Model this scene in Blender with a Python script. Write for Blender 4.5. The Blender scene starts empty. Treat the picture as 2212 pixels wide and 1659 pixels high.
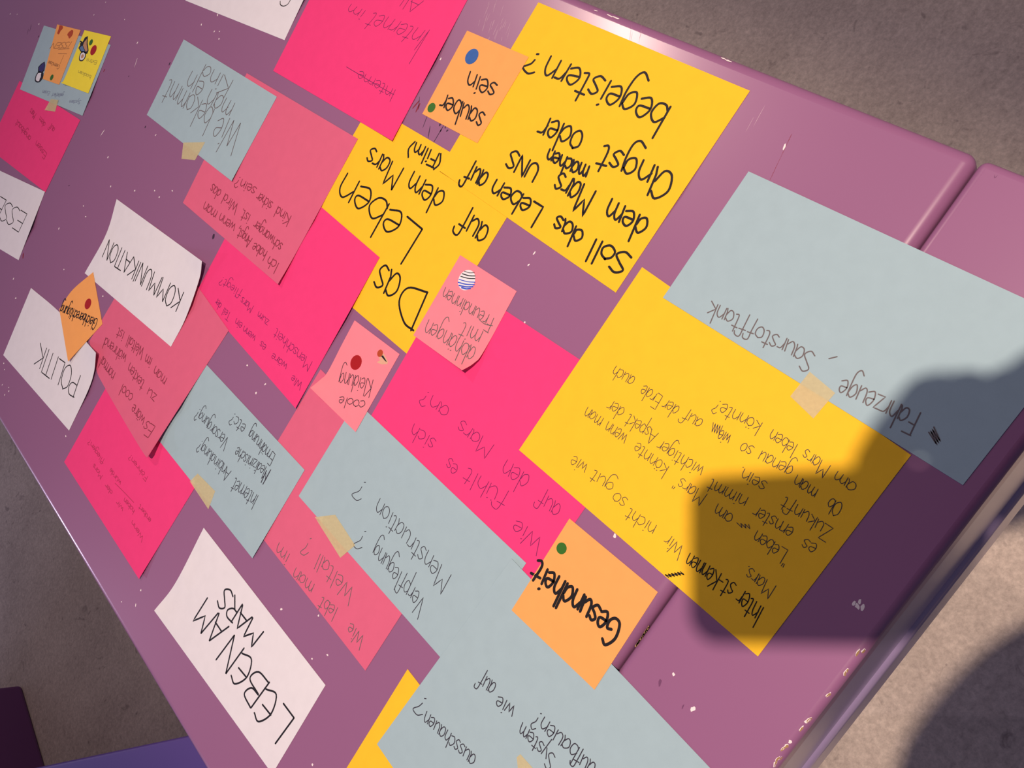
import bpy, bmesh, math, random
import numpy as np
from mathutils import Vector, Matrix

# ------------------------------------------------------------------ camera, world, lamps, exposure
C = bpy.context.scene.collection
SC = bpy.context.scene
TZ = 0.75                        # table top height (m)
CH = 0.4949                      # camera height above the table top (m)
FPX = 1800.0                     # focal length in pixels of the 2212 x 1659 frame
EX = Vector((-0.53392642, 0.65773324, -0.53132811)).normalized()
EY = Vector((-0.83066574, -0.52535052, 0.18439433)).normalized()
EZ = EX.cross(EY).normalized()
EY = EZ.cross(EX)
cam_d = bpy.data.cameras.new('camera')
cam_d.sensor_width = 36.0
cam_d.lens = FPX / 2212.0 * 36.0
cam_d.clip_start = 0.005
cam = bpy.data.objects.new('camera', cam_d)
C.objects.link(cam)
M4 = Matrix((EX, EY, EZ)).transposed().to_4x4()
M4.translation = Vector((0, 0, TZ + CH))
cam.matrix_world = M4
SC.camera = cam

world = bpy.data.worlds.new('world')
SC.world = world
world.use_nodes = True
bg = world.node_tree.nodes['Background']
bg.inputs[0].default_value = (0.70, 0.66, 0.95, 1)
bg.inputs[1].default_value = 0.17

def lamp(name, loc, energy, col, radius, aim=None, size=None, blend=1.0):
    d = bpy.data.lights.new(name, 'SPOT' if aim else 'POINT')
    d.energy = energy; d.color = col; d.shadow_soft_size = radius
    o = bpy.data.objects.new(name, d); C.objects.link(o)
    o.location = loc
    if aim:
        d.spot_size = math.radians(size); d.spot_blend = blend
        o.rotation_euler = (Vector(aim) - Vector(loc)).to_track_quat('-Z', 'Y').to_euler()
    return o
LX, LY, LZ = -0.44, 0.42, TZ + 2.3
lamp('ceiling_spot_warm', (LX, LY, LZ), 296, (1.0, 0.81, 0.65), 0.024, aim=(0.0, -0.08, TZ), size=59)
lamp('ceiling_spot_far', (-0.87, -2.20, TZ + 2.2), 72, (1.0, 0.76, 0.62), 0.04)
lamp('wall_spot_left', (4.5, -4.6, TZ + 1.6), 150, (0.80, 0.72, 1.0), 0.06, aim=(0.22, -0.85, TZ), size=24, blend=0.9)
wd = bpy.data.lights.new('window_light', 'AREA'); wd.shape = 'RECTANGLE'; wd.size = 1.8; wd.size_y = 1.4; wd.energy = 22; wd.color = (0.55, 0.60, 1.0)
wo = bpy.data.objects.new('window_light', wd); C.objects.link(wo); wo.location = (3.9, -0.9, 2.0)
wo.rotation_euler = (Vector((0.3, -0.8, TZ)) - wo.location).to_track_quat('-Z', 'Y').to_euler()
SC.view_settings.view_transform = 'Standard'
SC.view_settings.look = 'None'
SC.view_settings.gamma = 1.0
SC.view_settings.use_curve_mapping = False
SC.view_settings.exposure = 0.0

# ------------------------------------------------------------------ helpers
random.seed(4)
rng = np.random.default_rng(4)
Rn = np.array([list(EX), list(EY), list(EZ)])          # rows: camera axes in the room

def pl(p):
    """pixel(s) of the photograph -> point(s) (mm) on the table top, camera foot at (0,0)"""
    p = np.atleast_2d(np.array(p, float))
    d = np.stack([p[:, 0] - 1106, -(p[:, 1] - 829.5), -FPX * np.ones(len(p))], 1) @ Rn
    return (d[:, :2] / -d[:, 2:3]) * CH * 1000

def atz(p, z):                    # pixel -> room point (m) at height z
    q = pl(p) / 1000 * (TZ + CH - z) / CH
    return [(a, b, z) for a, b in q]

def lift(Q, zmm):
    """point seen above table spot Q (mm) that stands zmm over the table -> room metres"""
    zmm = np.broadcast_to(np.asarray(zmm, float), (len(Q),)); k = (CH * 1000 - zmm) / (CH * 1000)
    return np.stack([Q[:, 0] * k / 1000, Q[:, 1] * k / 1000, TZ + zmm / 1000], 1)

MATS = {}
def mat(name, col, rough=0.8, spec=0.3, noise=0.0, nscale=60, bump=0.0, coat=0.0, alpha=None, coat_rough=0.15, trans=0.0):
    m = bpy.data.materials.new(name); m.use_nodes = True
    nt = m.node_tree; b = nt.nodes['Principled BSDF']
    b.inputs['Roughness'].default_value = rough
    b.inputs['Specular IOR Level'].default_value = spec
    b.inputs['Coat Weight'].default_value = coat
    b.inputs['Coat Roughness'].default_value = coat_rough
    if alpha is not None: b.inputs['Alpha'].default_value = alpha
    c = (*col, 1)
    b.inputs['Base Color'].default_value = c
    tc = nt.nodes.new('ShaderNodeTexCoord')
    if noise:
        n = nt.nodes.new('ShaderNodeTexNoise'); n.inputs['Scale'].default_value = nscale; n.inputs['Detail'].default_value = 6
        r = nt.nodes.new('ShaderNodeMapRange'); r.inputs[3].default_value = 1 - noise; r.inputs[4].default_value = 1 + noise
        x = nt.nodes.new('ShaderNodeMix'); x.data_type = 'RGBA'; x.blend_type = 'MULTIPLY'; x.inputs[0].default_value = 1
        x.inputs[6].default_value = c
        nt.links.new(tc.outputs['Object'], n.inputs['Vector']); nt.links.new(n.outputs[0], r.inputs[0])
        cb = nt.nodes.new('ShaderNodeCombineColor')
        for k in range(3): nt.links.new(r.outputs[0], cb.inputs[k])
        nt.links.new(cb.outputs[0], x.inputs[7]); nt.links.new(x.outputs[2], b.inputs['Base Color'])
    if bump:
        n2 = nt.nodes.new('ShaderNodeTexNoise'); n2.inputs['Scale'].default_value = 1500; n2.inputs['Detail'].default_value = 4
        bp = nt.nodes.new('ShaderNodeBump'); bp.inputs['Strength'].default_value = bump; bp.inputs['Distance'].default_value = 0.0002
        nt.links.new(tc.outputs['Object'], n2.inputs['Vector']); nt.links.new(n2.outputs[0], bp.inputs['Height'])
        nt.links.new(bp.outputs[0], b.inputs['Normal'])
    MATS[name] = m
    return m

def srgb(r, g, b):
    f = lambda v: ((v / 255 + 0.055) / 1.055) ** 2.4 if v > 10 else v / 255 / 12.92
    return (f(r), f(g), f(b))

def paper_mat(name, col):
    return mat(name, col, rough=0.75, spec=0.25, noise=0.05, nscale=90, bump=0.25)
paper_mat('yellow_paper', (0.86, 0.49, 0.02))
paper_mat('hot_pink_paper', (0.78, 0.040, 0.195))
paper_mat('light_pink_paper', (0.64, 0.112, 0.215))
paper_mat('blue_paper', (0.318, 0.435, 0.50))
paper_mat('white_paper', (0.70, 0.67, 0.735))
paper_mat('orange_note', (0.82, 0.35, 0.105))
paper_mat('pink_note', (0.86, 0.22, 0.285))
paper_mat('lemon_note', (0.83, 0.69, 0.05))
mat('marker_ink', (0.008, 0.006, 0.008), rough=0.5, spec=0.3)
mat('pen_ink', (0.035, 0.032, 0.05), rough=0.5, spec=0.3)
mat('violet_pen', (0.16, 0.012, 0.10), rough=0.5)
mat('pencil_grey', (0.13, 0.11, 0.12), rough=0.45)
mat('pencil_on_pink', (0.24, 0.03, 0.06), rough=0.5)
mat('faint_pencil', (0.21, 0.26, 0.36), rough=0.5)
mat('faint_brown', (0.38, 0.16, 0.06), rough=0.5)
mat('faint_olive', (0.42, 0.36, 0.06), rough=0.5)
mat('smudged_red', (0.42, 0.02, 0.09), rough=0.5)
mat('sticker_blue', (0.02, 0.10, 0.36), rough=0.35, noise=0.2, nscale=300)
mat('sticker_green', (0.035, 0.14, 0.02), rough=0.4)
mat('sticker_red', (0.36, 0.012, 0.016), rough=0.35)
mat('sticker_rust', (0.42, 0.06, 0.02), rough=0.5)
mat('sticker_white', (0.75, 0.72, 0.78), rough=0.3)
mat('sticker_black', (0.012, 0.012, 0.02), rough=0.4)
mat('sticker_navy', (0.035, 0.03, 0.14), rough=0.4)
mat('sticker_skin', (0.5, 0.26, 0.14), rough=0.4)
mat('sticker_denim', (0.10, 0.18, 0.36), rough=0.4)
mat('sticker_ink_blue', (0.05, 0.09, 0.55), rough=0.4)
mat('masking_tape', (0.70, 0.61, 0.36), rough=0.6, noise=0.12, nscale=400, alpha=0.5)
mat('fleck_white', (0.80, 0.70, 0.72), rough=0.5)
mat('chip_wood', (0.34, 0.20, 0.09), rough=0.8, noise=0.3, nscale=400)
mat('stain_dark', (0.045, 0.02, 0.05), rough=0.5)
mat('scuff_pale', (0.52, 0.36, 0.44), rough=0.5)
mat('stain_purple', (0.15, 0.05, 0.13), rough=0.5)
mat('stain_red', (0.22, 0.02, 0.04), rough=0.5)
mat('purple_lacquer', (0.272, 0.108, 0.23), rough=0.34, spec=0.45, noise=0.05, nscale=5, coat=0.45, coat_rough=0.2)
mat('purple_edge', (0.17, 0.085, 0.26), rough=0.35, spec=0.5, coat=0.5)
mat('lilac_apron', (0.32, 0.24, 0.42), rough=0.3, spec=0.6, coat=0.5, coat_rough=0.15)
mat('fixture_black', (0.02, 0.02, 0.022), rough=0.5)
mat('bench_purple', (0.12, 0.06, 0.30), rough=0.5, spec=0.4, noise=0.06, nscale=6)
mat('cabinet_purple', (0.12, 0.035, 0.13), rough=0.5, spec=0.4, noise=0.05, nscale=6)

def floor_mat():
    m = bpy.data.materials.new('mottled_floor'); m.use_nodes = True
    nt = m.node_tree; b = nt.nodes['Principled BSDF']; N = nt.nodes.new; L = nt.links.new
    b.inputs['Roughness'].default_value = 0.6; b.inputs['Specular IOR Level'].default_value = 0.25
    tc = N('ShaderNodeTexCoord')
    n1 = N('ShaderNodeTexNoise'); n1.inputs['Scale'].default_value = 5; n1.inputs['Detail'].default_value = 3
    n2 = N('ShaderNodeTexNoise'); n2.inputs['Scale'].default_value = 70; n2.inputs['Detail'].default_value = 8; n2.inputs['Roughness'].default_value = 0.65; n2.inputs['Distortion'].default_value = 0.8
    n3 = N('ShaderNodeTexNoise'); n3.inputs['Scale'].default_value = 26; n3.inputs['Detail'].default_value = 10; n3.inputs['Distortion'].default_value = 1.5
    for n in (n1, n2, n3): L(tc.outputs['Object'], n.inputs['Vector'])
    r1 = N('ShaderNodeValToRGB')
    r1.color_ramp.elements[0].position = 0.3; r1.color_ramp.elements[0].color = (0.40, 0.318, 0.275, 1)
    r1.color_ramp.elements[1].position = 0.68; r1.color_ramp.elements[1].color = (0.66, 0.54, 0.462, 1)
    mx = N('ShaderNodeMath'); mx.operation = 'MULTIPLY_ADD'; mx.inputs[1].default_value = 0.55
    mb = N('ShaderNodeMath'); mb.operation = 'MULTIPLY'; mb.inputs[1].default_value = 0.45
    L(n1.outputs[0], mb.inputs[0]); L(n2.outputs[0], mx.inputs[0]); L(mb.outputs[0], mx.inputs[2]); L(mx.outputs[0], r1.inputs[0])
    r3 = N('ShaderNodeValToRGB')
    r3.color_ramp.elements[0].position = 0.27; r3.color_ramp.elements[0].color = (0.55, 0.53, 0.55, 1)
    r3.color_ramp.elements[1].position = 0.36; r3.color_ramp.elements[1].color = (1, 1, 1, 1)
    L(n3.outputs[0], r3.inputs[0])
    x = N('ShaderNodeMix'); x.data_type = 'RGBA'; x.blend_type = 'MULTIPLY'; x.inputs[0].default_value = 0.8
    n4 = N('ShaderNodeTexNoise'); n4.inputs['Scale'].default_value = 150; n4.inputs['Detail'].default_value = 9; n4.inputs['Roughness'].default_value = 0.75
    L(tc.outputs['Object'], n4.inputs['Vector'])
    r4 = N('ShaderNodeMapRange'); r4.inputs[1].default_value = 0.3; r4.inputs[2].default_value = 0.7; r4.inputs[3].default_value = 0.72; r4.inputs[4].default_value = 1.2
    L(n4.outputs[0], r4.inputs[0])
    c4 = N('ShaderNodeCombineColor')
    for k in range(3): L(r4.outputs[0], c4.inputs[k])
    x4 = N('ShaderNodeMix'); x4.data_type = 'RGBA'; x4.blend_type = 'MULTIPLY'; x4.inputs[0].default_value = 1
    L(r1.outputs[0], x4.inputs[6]); L(c4.outputs[0], x4.inputs[7])
    L(x4.outputs[2], x.inputs[6]); L(r3.outputs[0], x.inputs[7]); L(x.outputs[2], b.inputs['Base Color'])
    MATS['mottled_floor'] = m
floor_mat()

def obj(name, verts, faces, m, parent=None, loc=(0, 0, 0), smooth=False):
    me = bpy.data.meshes.new(name)
    lv = Vector(loc)
    base = parent.location if parent else Vector((0, 0, 0))
    if parent and parent.parent: base = base + parent.parent.location
    off = np.array(lv) if not parent else np.array(base)
    v = np.array(verts, float) - off
    me.from_pydata(v.tolist(), [], [list(map(int, f)) for f in faces])
    if smooth: me.polygons.foreach_set('use_smooth', [p.area < smooth if smooth is not True else True for p in me.polygons])
    me.materials.append(MATS[m]); me.update()
    o = bpy.data.objects.new(name, me); C.objects.link(o)
    if parent: o.parent = parent
    else: o.location = lv
    return o

def tag(o, label=None, cat=None, group=None, kind=None):
    if label: o['label'] = label
    if cat: o['category'] = cat
    if group: o['group'] = group
    if kind: o['kind'] = kind
    return o

def bm_obj(name, bm, m, parent=None, loc=(0, 0, 0), smooth=False):
    bmesh.ops.recalc_face_normals(bm, faces=bm.faces)
    bm.verts.ensure_lookup_table(); bm.verts.index_update()
    o = obj(name, [tuple(v.co) for v in bm.verts], [[v.index for v in f.verts] for f in bm.faces], m, parent, loc, smooth)
    bm.free()
    return o

def box(bm, lo, hi, bev=0.0, seg=4):
    r = bmesh.ops.create_cube(bm, size=1)
    vs = r['verts']
    for v in vs:
        v.co = Vector([(lo[k] + hi[k]) / 2 + v.co[k] * (hi[k] - lo[k]) for k in range(3)])
    if bev:
        es = list({e for v in vs for e in v.link_edges})
        bmesh.ops.bevel(bm, geom=es, offset=bev, segments=seg, profile=0.5, affect='EDGES')

def rod(bm, a, b, r, n=16):
    a, b = Vector(a), Vector(b); d = b - a
    q = d.to_track_quat('Z', 'Y').to_matrix().to_4x4(); q.translation = (a + b) / 2
    bmesh.ops.create_cone(bm, cap_ends=True, segments=n, radius1=r, radius2=r, depth=d.length, matrix=q)

# ------------------------------------------------------------------ the setting: floor
fl = obj('floor', [(-3.2, -4.2, 0), (4.2, -4.2, 0), (4.2, 2.2, 0), (-3.2, 2.2, 0)], [(0, 1, 2, 3)], 'mottled_floor')
tag(fl, kind='structure')

# ------------------------------------------------------------------ ceiling spotlight; unseen track and flaps added, flaps shade the floor on both sides
bm = bmesh.new(); box(bm, (LX - .02, -3.2, LZ + .30), (LX + .02, 1.6, LZ + .34), .004, 2)
tag(bm_obj('added_track_1', bm, 'fixture_black'), kind='structure')  # added bar out of view, for the spotlight to hang from
spot = bpy.data.objects.new('spotlight_with_blockers', None); C.objects.link(spot); spot.location = (LX, LY, LZ + .299)
tag(spot, 'unseen black ceiling spotlight with two added flaps that block its light', 'lamp')
bm = bmesh.new(); rod(bm, (LX, LY, LZ + .06), (LX, LY, LZ + .299), .012); bm_obj('stem', bm, 'fixture_black', spot, smooth=True)
bm = bmesh.new(); rod(bm, (LX, LY, LZ + .045), (LX, LY, LZ + .11), .05, 32); bm_obj('housing', bm, 'fixture_black', spot, smooth=True)
for n_, x0, x1 in (('light_blocker', LX + .150, LX + .56), ('light_blocker', LX - .45, LX + .010)):  # added flaps that cut the spot's light off the floor beside the table
    bm = bmesh.new(); box(bm, (x0, LY - .62, LZ - .302), (x1, LY + .45, LZ - .300), 0); bm_obj(n_, bm, 'fixture_black', spot)
for n_, x0, x1 in (('blocker_arm', LX + .035, LX + .30), ('blocker_arm', LX - .035, LX - .20)):  # arms carrying the added flaps
    bm = bmesh.new(); rod(bm, (x0, LY + .0, LZ + .06), (x1, LY + .40, LZ - .30), .006, 10); bm_obj(n_, bm, 'fixture_black', spot, smooth=True)

# ------------------------------------------------------------------ the table
TX0, TX1, TYE, TYS, TYB = -0.171, 0.512, -0.040, -0.1445, -1.95
table = bpy.data.objects.new('table', None); C.objects.link(table)
table.location = (0.17, -0.9, 0)
tag(table, 'long purple lacquered table with chipped rounded edges, covered in coloured papers', 'table')
bm = bmesh.new(); box(bm, (TX0, TYB, TZ - 0.03), (TX1, TYS, TZ), 0.0075, 6)
top = bm_obj('tabletop', bm, 'purple_lacquer', table, smooth=0.012)
bm = bmesh.new(); box(bm, (TX0 + 0.001, TYS + 0.0016, TZ - 0.03), (TX1, TYE, TZ), 0.005, 5)
leaf = bm_obj('end_leaf', bm, 'purple_lacquer', table, smooth=0.012)
bm = bmesh.new(); box(bm, (TX0 + 0.004, TYE - 0.024, TZ - 0.155), (TX1 - 0.004, TYE - 0.0008, TZ - 0.0305), 0.002, 2)
apron = bm_obj('end_apron', bm, 'lilac_apron', table)
bm = bmesh.new(); box(bm, (TX0 + 0.004, TYE - 0.030, TZ - 0.245), (TX1 - 0.004, TYE + 0.003, TZ - 0.1555), 0.010, 8)
rail = bm_obj('rounded_rail', bm, 'lilac_apron', table, smooth=0.012)
for sx in (TX0 + 0.012, TX1 - 0.034):
    bm = bmesh.new(); box(bm, (sx, TYB + 0.04, TZ - 0.11), (sx + 0.022, TYE - 0.08, TZ - 0.0305), 0.002, 2)
    bm_obj('side_apron', bm, 'purple_edge', table)
for lx in (TX0 + 0.036, TX1 - 0.096):
    for ly in (TYE - 0.10, TYB + 0.10):
        bm = bmesh.new(); box(bm, (lx, ly - 0.06, 0.0), (lx + 0.06, ly, TZ - 0.0305), 0.006, 3)
        bm_obj('leg', bm, 'purple_edge', table)

# paint flecks, scratches and stains on the lacquer -------------------------------------------
def blob(c, rx, ry, n=9, jit=0.3, ang=None):
    a0 = random.random() * 6.28; out = []
    a1 = ang if ang is not None else random.random() * 3.14
    for k in range(n):
        a = a0 + k * 2 * math.pi / n; r = 1 + random.uniform(-jit, jit)
        x, y = rx * r * math.cos(a), ry * r * math.sin(a)
        out.append((c[0] + x * math.cos(a1) - y * math.sin(a1), c[1] + x * math.sin(a1) + y * math.cos(a1)))
    return out
def flecks(name, items, m, parent, z=0.05):
    V, F = [], []
    for px, py, rx, ry, an in items:                      # radii in mm on the table
        q = blob(pl((px, py))[0], rx, ry, ang=an)
        F.append(list(range(len(V), len(V) + len(q))))
        q = np.array(q); drop = np.zeros(len(q))
        for d, r in ((TYE * 1000 - q[:, 1], 5.0), (q[:, 0] - TX0 * 1000, 7.5)):
            t = np.clip(r - d, 0, r * .95); drop = np.maximum(drop, r - np.sqrt(r * r - t * t))
        V += [tuple(p) for p in lift(q, z - drop)]
    return obj(name, V, F, m, parent)
W = []
for p in [(228, 5), (203, 32), (269, 42), (470, 32), (435, 53), (463, 68), (474, 68), (473, 84), (297, 92), (336, 292), (334, 412), (291, 412), (372, 412), (239, 403), (180, 445), (185, 468), (127, 494), (138, 582), (29, 602), (34, 644), (222, 640), (8, 785), (10, 798), (5, 831), (19, 837), (19, 845), (10, 853), (142, 942), (534, 789), (573, 830), (553, 849), (304, 1275), (293, 1307), (262, 1300), (608, 1316), (688, 1330), (674, 1423), (707, 1415), (84, 52), (22, 30), (37, 31), (233, 340), (344, 426)]:
    W.append((p[0], p[1], random.uniform(0.7, 1.5), random.uniform(0.6, 1.1), None))
W += [(1154, 547, 1.4, .7, 0), (1142, 572, 1, .7, 0), (1133, 697, 1.1, .9, 0), (1328, 1158, 1.5, .9, .6), (1455, 1457, 1.2, .8, .4), (1497, 1532, 1.6, 1.2, .2),
      (1845, 1303, 1.6, .8, 0), (1857, 1300, 1.6, .9, .5), (1852, 1309, 1.8, 1.1, 1), (1863, 1312, 2, 1.0, .3), (952, 127, 1.3, .7, 0), (1694, 318, 2.0, .7, 0.25), (294, 134, 5.5, .35, 0.35), (222, 286, 5, .5, -.2), (675, 1652, 1, .8, 0)]
flecks('paint_flecks', [w for w in W if w[1] < 1290 or w[0] < 1300], 'fleck_white', top)['kind'] = 'stuff'
flecks('paint_flecks', [w for w in W if not (w[1] < 1290 or w[0] < 1300)], 'fleck_white', leaf)['kind'] = 'stuff'
D = [(1680 + random.uniform(-1, 1), 345 + 0, .3, .3, 0)]
flecks('ink_smears', [(461, 510, 3, 1.8, .4), (314, 274, 1.5, 1, 0), (66, 60, 6, .5, .5), (60, 68, 5, .3, .4), (83, 79, 1.5, 1, 0), (366, 138, 2, 1, 0), (921, 255, 8, .35, .25), (947, 290, 10, .35, .0), (951, 268, 2, 1, .4), (952, 282, 1.2, .8, 0), (962, 275, 1.1, .8, 0), (927, 285, 5, .4, .5), (905, 224, 6, .3, .6), (966, 282, 1, 1, 0), (1300, 598, .9, .6, 0), (149, 401, 1, 1, 0), (278, 165, 1, .7, 0)], 'stain_dark', top)['kind'] = 'stuff'
flecks('red_smears', [(899, 225, 4.5, .9, -.3), (903, 232, 4, .8, .1), (50, 553, 4, 1.4, .8), (225, 152, 2, 1, 0)], 'stain_red', top)['kind'] = 'stuff'
sc = []
for k in range(26):
    t = k / 25
    sc.append((1709 - 45 * t, 292 + 95 * t, random.uniform(.4, 1.2), .10, 0.0))
flecks('dashed_scratch', sc, 'stain_red', top)['kind'] = 'stuff'
flecks('edge_marks', [(1425, 1475, 2.0, .9, .3), (1475, 1527, 1.5, .4, .2), (2152, 376, 2.4, .8, .2)], 'stain_purple', leaf)['kind'] = 'stuff'
ch = []
for px, py in [(1866, 1407), (1853, 1411), (1832, 1450), (1826, 1455), (1790, 1502), (1748, 1556), (1742, 1560), (1732, 1575), (1708, 1603), (1700, 1612), (1692, 1618), (1680, 1640), (1676, 1650), (1690, 1640)]:
    ch.append((px, py, random.uniform(.7, 2.0), random.uniform(.4, .9), random.uniform(-.3, .3)))
flecks('chipped_paint', [(x - 1, y - 1, rx * 1.2, ry * 1.2, a) for x, y, rx, ry, a in ch], 'fleck_white', leaf, 0.05)['kind'] = 'stuff'
flecks('bare_wood', [c for c in ch if c[2] > .9], 'chip_wood', leaf, 0.08)['kind'] = 'stuff'
sm = [(1400 - 26 * k / 14 + random.uniform(-1, 1), 1355 + 40 * k / 14, random.uniform(.8, 1.6), random.uniform(.35, .6), 0.1) for k in range(15)]
flecks('bare_wood', sm, 'chip_wood', leaf, 0.08)['kind'] = 'stuff'
flecks('chipped_paint', [(1330, 38, 4, .5, 1.57), (1318, 34, 3, .4, 1.5), (1287, 23, 2, .4, 1.6), (1573, 131, 2.6, .5, 1.57), (1562, 126, 2, .4, 1.57)], 'fleck_white', top, 0.03)['kind'] = 'stuff'
flecks('scuffs', [(random.uniform(1030, 1100), random.uniform(5, 95), random.uniform(2, 6), random.uniform(.08, .16), random.uniform(.1, .5)) for k in range(26)] + [(random.uniform(1360, 1400), random.uniform(60, 95), random.uniform(2, 4), .1, random.uniform(.3, .6)) for k in range(7)] + [(1640, 250, 7, .12, .1), (1620, 268, 5, .1, .1)], 'scuff_pale', top, 0.03)['kind'] = 'stuff'

# ------------------------------------------------------------------ papers: a running height field of everything lying on the table
GX0, GY0, GN, GM = -330.0, -1500.0, 1000, 1560
Hf = np.zeros((GN, GM))
def cell(Q):
    i = np.clip(np.round(Q[..., 0] - GX0).astype(int), 0, GN - 1); j = np.clip(np.round(Q[..., 1] - GY0).astype(int), 0, GM - 1)
    return i, j
def sample(A, Q):
    x = np.clip(Q[..., 0] - GX0, 0, GN - 2); y = np.clip(Q[..., 1] - GY0, 0, GM - 2)
    i = x.astype(int); j = y.astype(int); fx = x - i; fy = y - j
    return A[i, j] * (1 - fx) * (1 - fy) + A[i + 1, j] * fx * (1 - fy) + A[i, j + 1] * (1 - fx) * fy + A[i + 1, j + 1] * fx * fy
def soft(A, rad, grow):
    B = A.copy()
    for _ in range(grow):
        c = B.copy()
        c[1:] = np.maximum(c[1:], B[:-1]); c[:-1] = np.maximum(c[:-1], B[1:])
        c[:, 1:] = np.maximum(c[:, 1:], B[:, :-1]); c[:, :-1] = np.maximum(c[:, :-1], B[:, 1:]); B = c
    for _ in range(2):
        for ax in (0, 1):
            P = np.cumsum(np.pad(B, [(rad + 1, rad) if a == ax else (0, 0) for a in (0, 1)], mode='edge'), axis=ax)
            n = B.shape[ax]
            B = (np.take(P, range(2 * rad + 1, 2 * rad + 1 + n), axis=ax) - np.take(P, range(0, n), axis=ax)) / (2 * rad + 1)
    return np.maximum(B, A)

def resample(pts, n):
    pts = np.array(pts, float)
    if len(pts) > 2: pts = crom(pts, 12)
    s = np.concatenate([[0], np.cumsum(np.linalg.norm(np.diff(pts, axis=0), axis=1))])
    t = n * s[-1]
    return np.stack([np.interp(t, s, pts[:, 0]), np.interp(t, s, pts[:, 1])], 1)
def crom(p, k=6):
    p = np.array(p, float)
    q = np.vstack([2 * p[0] - p[1], p, 2 * p[-1] - p[-2]]); out = []
    for i in range(1, len(q) - 2):
        a, b, c, d = q[i - 1], q[i], q[i + 1], q[i + 2]
        for t in np.linspace(0, 1, k, endpoint=False):
            out.append(0.5 * ((2 * b) + (c - a) * t + (2 * a - 5 * b + 4 * c - d) * t * t + (3 * b - a - 3 * c + d) * t ** 3))
    out.append(p[-1])
    return np.array(out)

def sheet(name, corners, m, label, cat='paper', group=None, lifts=(), sides={}, mm=None, step=3.5, gap=0.32, thick=0.16, drape=2, parent=None):
    """corners: four pixels (or mm when mm=True) in ring order; sides[k]: inner pixels of the edge k -> k+1;
    lifts: (u, v, height mm, radius in u/v units)"""
    global Hf
    cv = (lambda a: np.array(a, float)) if mm else pl
    K = cv(corners)
    e = []
    for k in range(4):
        pts = [K[k]] + ([*pl(sides[k])] if k in sides else []) + [K[(k + 1) % 4]]
        e.append(np.array(pts))
    lu = max(np.linalg.norm(K[1] - K[0]), np.linalg.norm(K[2] - K[3])); lv = max(np.linalg.norm(K[3] - K[0]), np.linalg.norm(K[2] - K[1]))
    def grid(nu, nv):
        U, V_ = np.linspace(0, 1, nu), np.linspace(0, 1, nv)
        U = np.sort(np.concatenate([U, [.12 / lu, 1 - .12 / lu]])); V_ = np.sort(np.concatenate([V_, [.12 / lv, 1 - .12 / lv]]))
        b, r, t, l = resample(e[0], U), resample(e[1], V_), resample(e[2][::-1], U), resample(e[3][::-1], V_)
        u = U[:, None, None]; v = V_[None, :, None]
        Q = (1 - v) * b[:, None] + v * t[:, None] + (1 - u) * l[None] + u * r[None]
        Q = Q - ((1 - u) * (1 - v) * K[0] + u * (1 - v) * K[1] + u * v * K[2] + (1 - u) * v * K[3])
        z = sample(Hs, Q) + gap
        for (lu_, lv_, hh, rad) in lifts:
            d = np.sqrt((((u - lu_) * lu) ** 2 + ((v - lv_) * lv) ** 2))[..., 0] / rad
            z = z + hh * np.clip(1 - d, 0, 1) ** 2
        return Q, z
    Hs = soft(Hf, drape, 2)
    nu, nv = max(int(lu / step), 6), max(int(lv / step), 6)
    Q, z = grid(nu, nv)
    P = lift(Q.reshape(-1, 2), z.reshape(-1))
    Pb = P.copy(); Pb[:, 2] -= thick / 1000
    nu += 2; nv += 2; n = nu * nv; idx = np.arange(n).reshape(nu, nv)
    F = [(idx[i, j], idx[i + 1, j], idx[i + 1, j + 1], idx[i, j + 1]) for i in range(nu - 1) for j in range(nv - 1)]
    a, b_, c_ = P[F[0][0]], P[F[0][1]], P[F[0][3]]
    up = np.cross(b_ - a, c_ - a)[2] > 0
    if not up: F = [f[::-1] for f in F]
    Fb = [tuple(k + n for k in f[::-1]) for f in F]
    ring = list(idx[:, 0]) + list(idx[-1, 1:]) + list(idx[-2::-1, -1]) + list(idx[0, -2:0:-1])
    Fr = []
    for k in range(len(ring)):
        p, q = ring[k], ring[(k + 1) % len(ring)]
        Fr.append((p, p + n, q + n, q) if up else (q, q + n, p + n, p))
    V = np.vstack([P, Pb])
    cen = P.mean(0)
    o = obj(name, V, F + Fb + Fr, m, parent, loc=tuple(cen), smooth=False)
    for k, pg in enumerate(o.data.polygons): pg.use_smooth = k < len(F) + len(Fb)
    if label: tag(o, label, None if parent else cat, group)
    Q2, z2 = grid(int(lu * 1.7), int(lv * 1.7))
    i, j = cell(Q2)
    Hf[i, j] = np.maximum(Hf[i, j], z2)
    return o

# ------------------------------------------------------------------ handwriting: single-stroke letters, written as thin ink ribbons on the paper
GL = {}
def g(ch, adv, s): GL[ch] = (adv, [(t.strip()[0], [tuple(map(float, p.split(','))) for p in t.strip()[1:].split()]) for t in s.split(';')])
g('a', .98, 'c.7,.82 .42,1 .08,.62 .14,.1 .45,.03 .7,.5; l.74,1 .72,.25 .82,0')
g('b', .92, 'l.08,2 .04,0; c.05,.55 .38,.98 .74,.62 .6,.06 .28,0 .04,.22')
g('c', .82, 'c.68,.84 .4,1 .06,.55 .24,.03 .68,.14')
g('d', 1.0, 'c.7,.72 .42,.98 .06,.5 .24,.02 .58,.18 .72,.6; l.78,2 .73,0')
g('e', .88, 'c.1,.48 .62,.56 .64,.86 .34,1.02 .06,.52 .26,.02 .7,.2')
g('f', .86, 'c.92,1.5 .82,1.9 .52,2 .34,1.7 .27,.8 .2,-.35; l.02,.92 .62,1.0')
g('g', .98, 'c.7,.8 .4,1 .06,.6 .24,.08 .58,.3 .7,.8; c.74,1 .74,.2 .66,-.65 .36,-.98 0,-.72')
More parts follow.
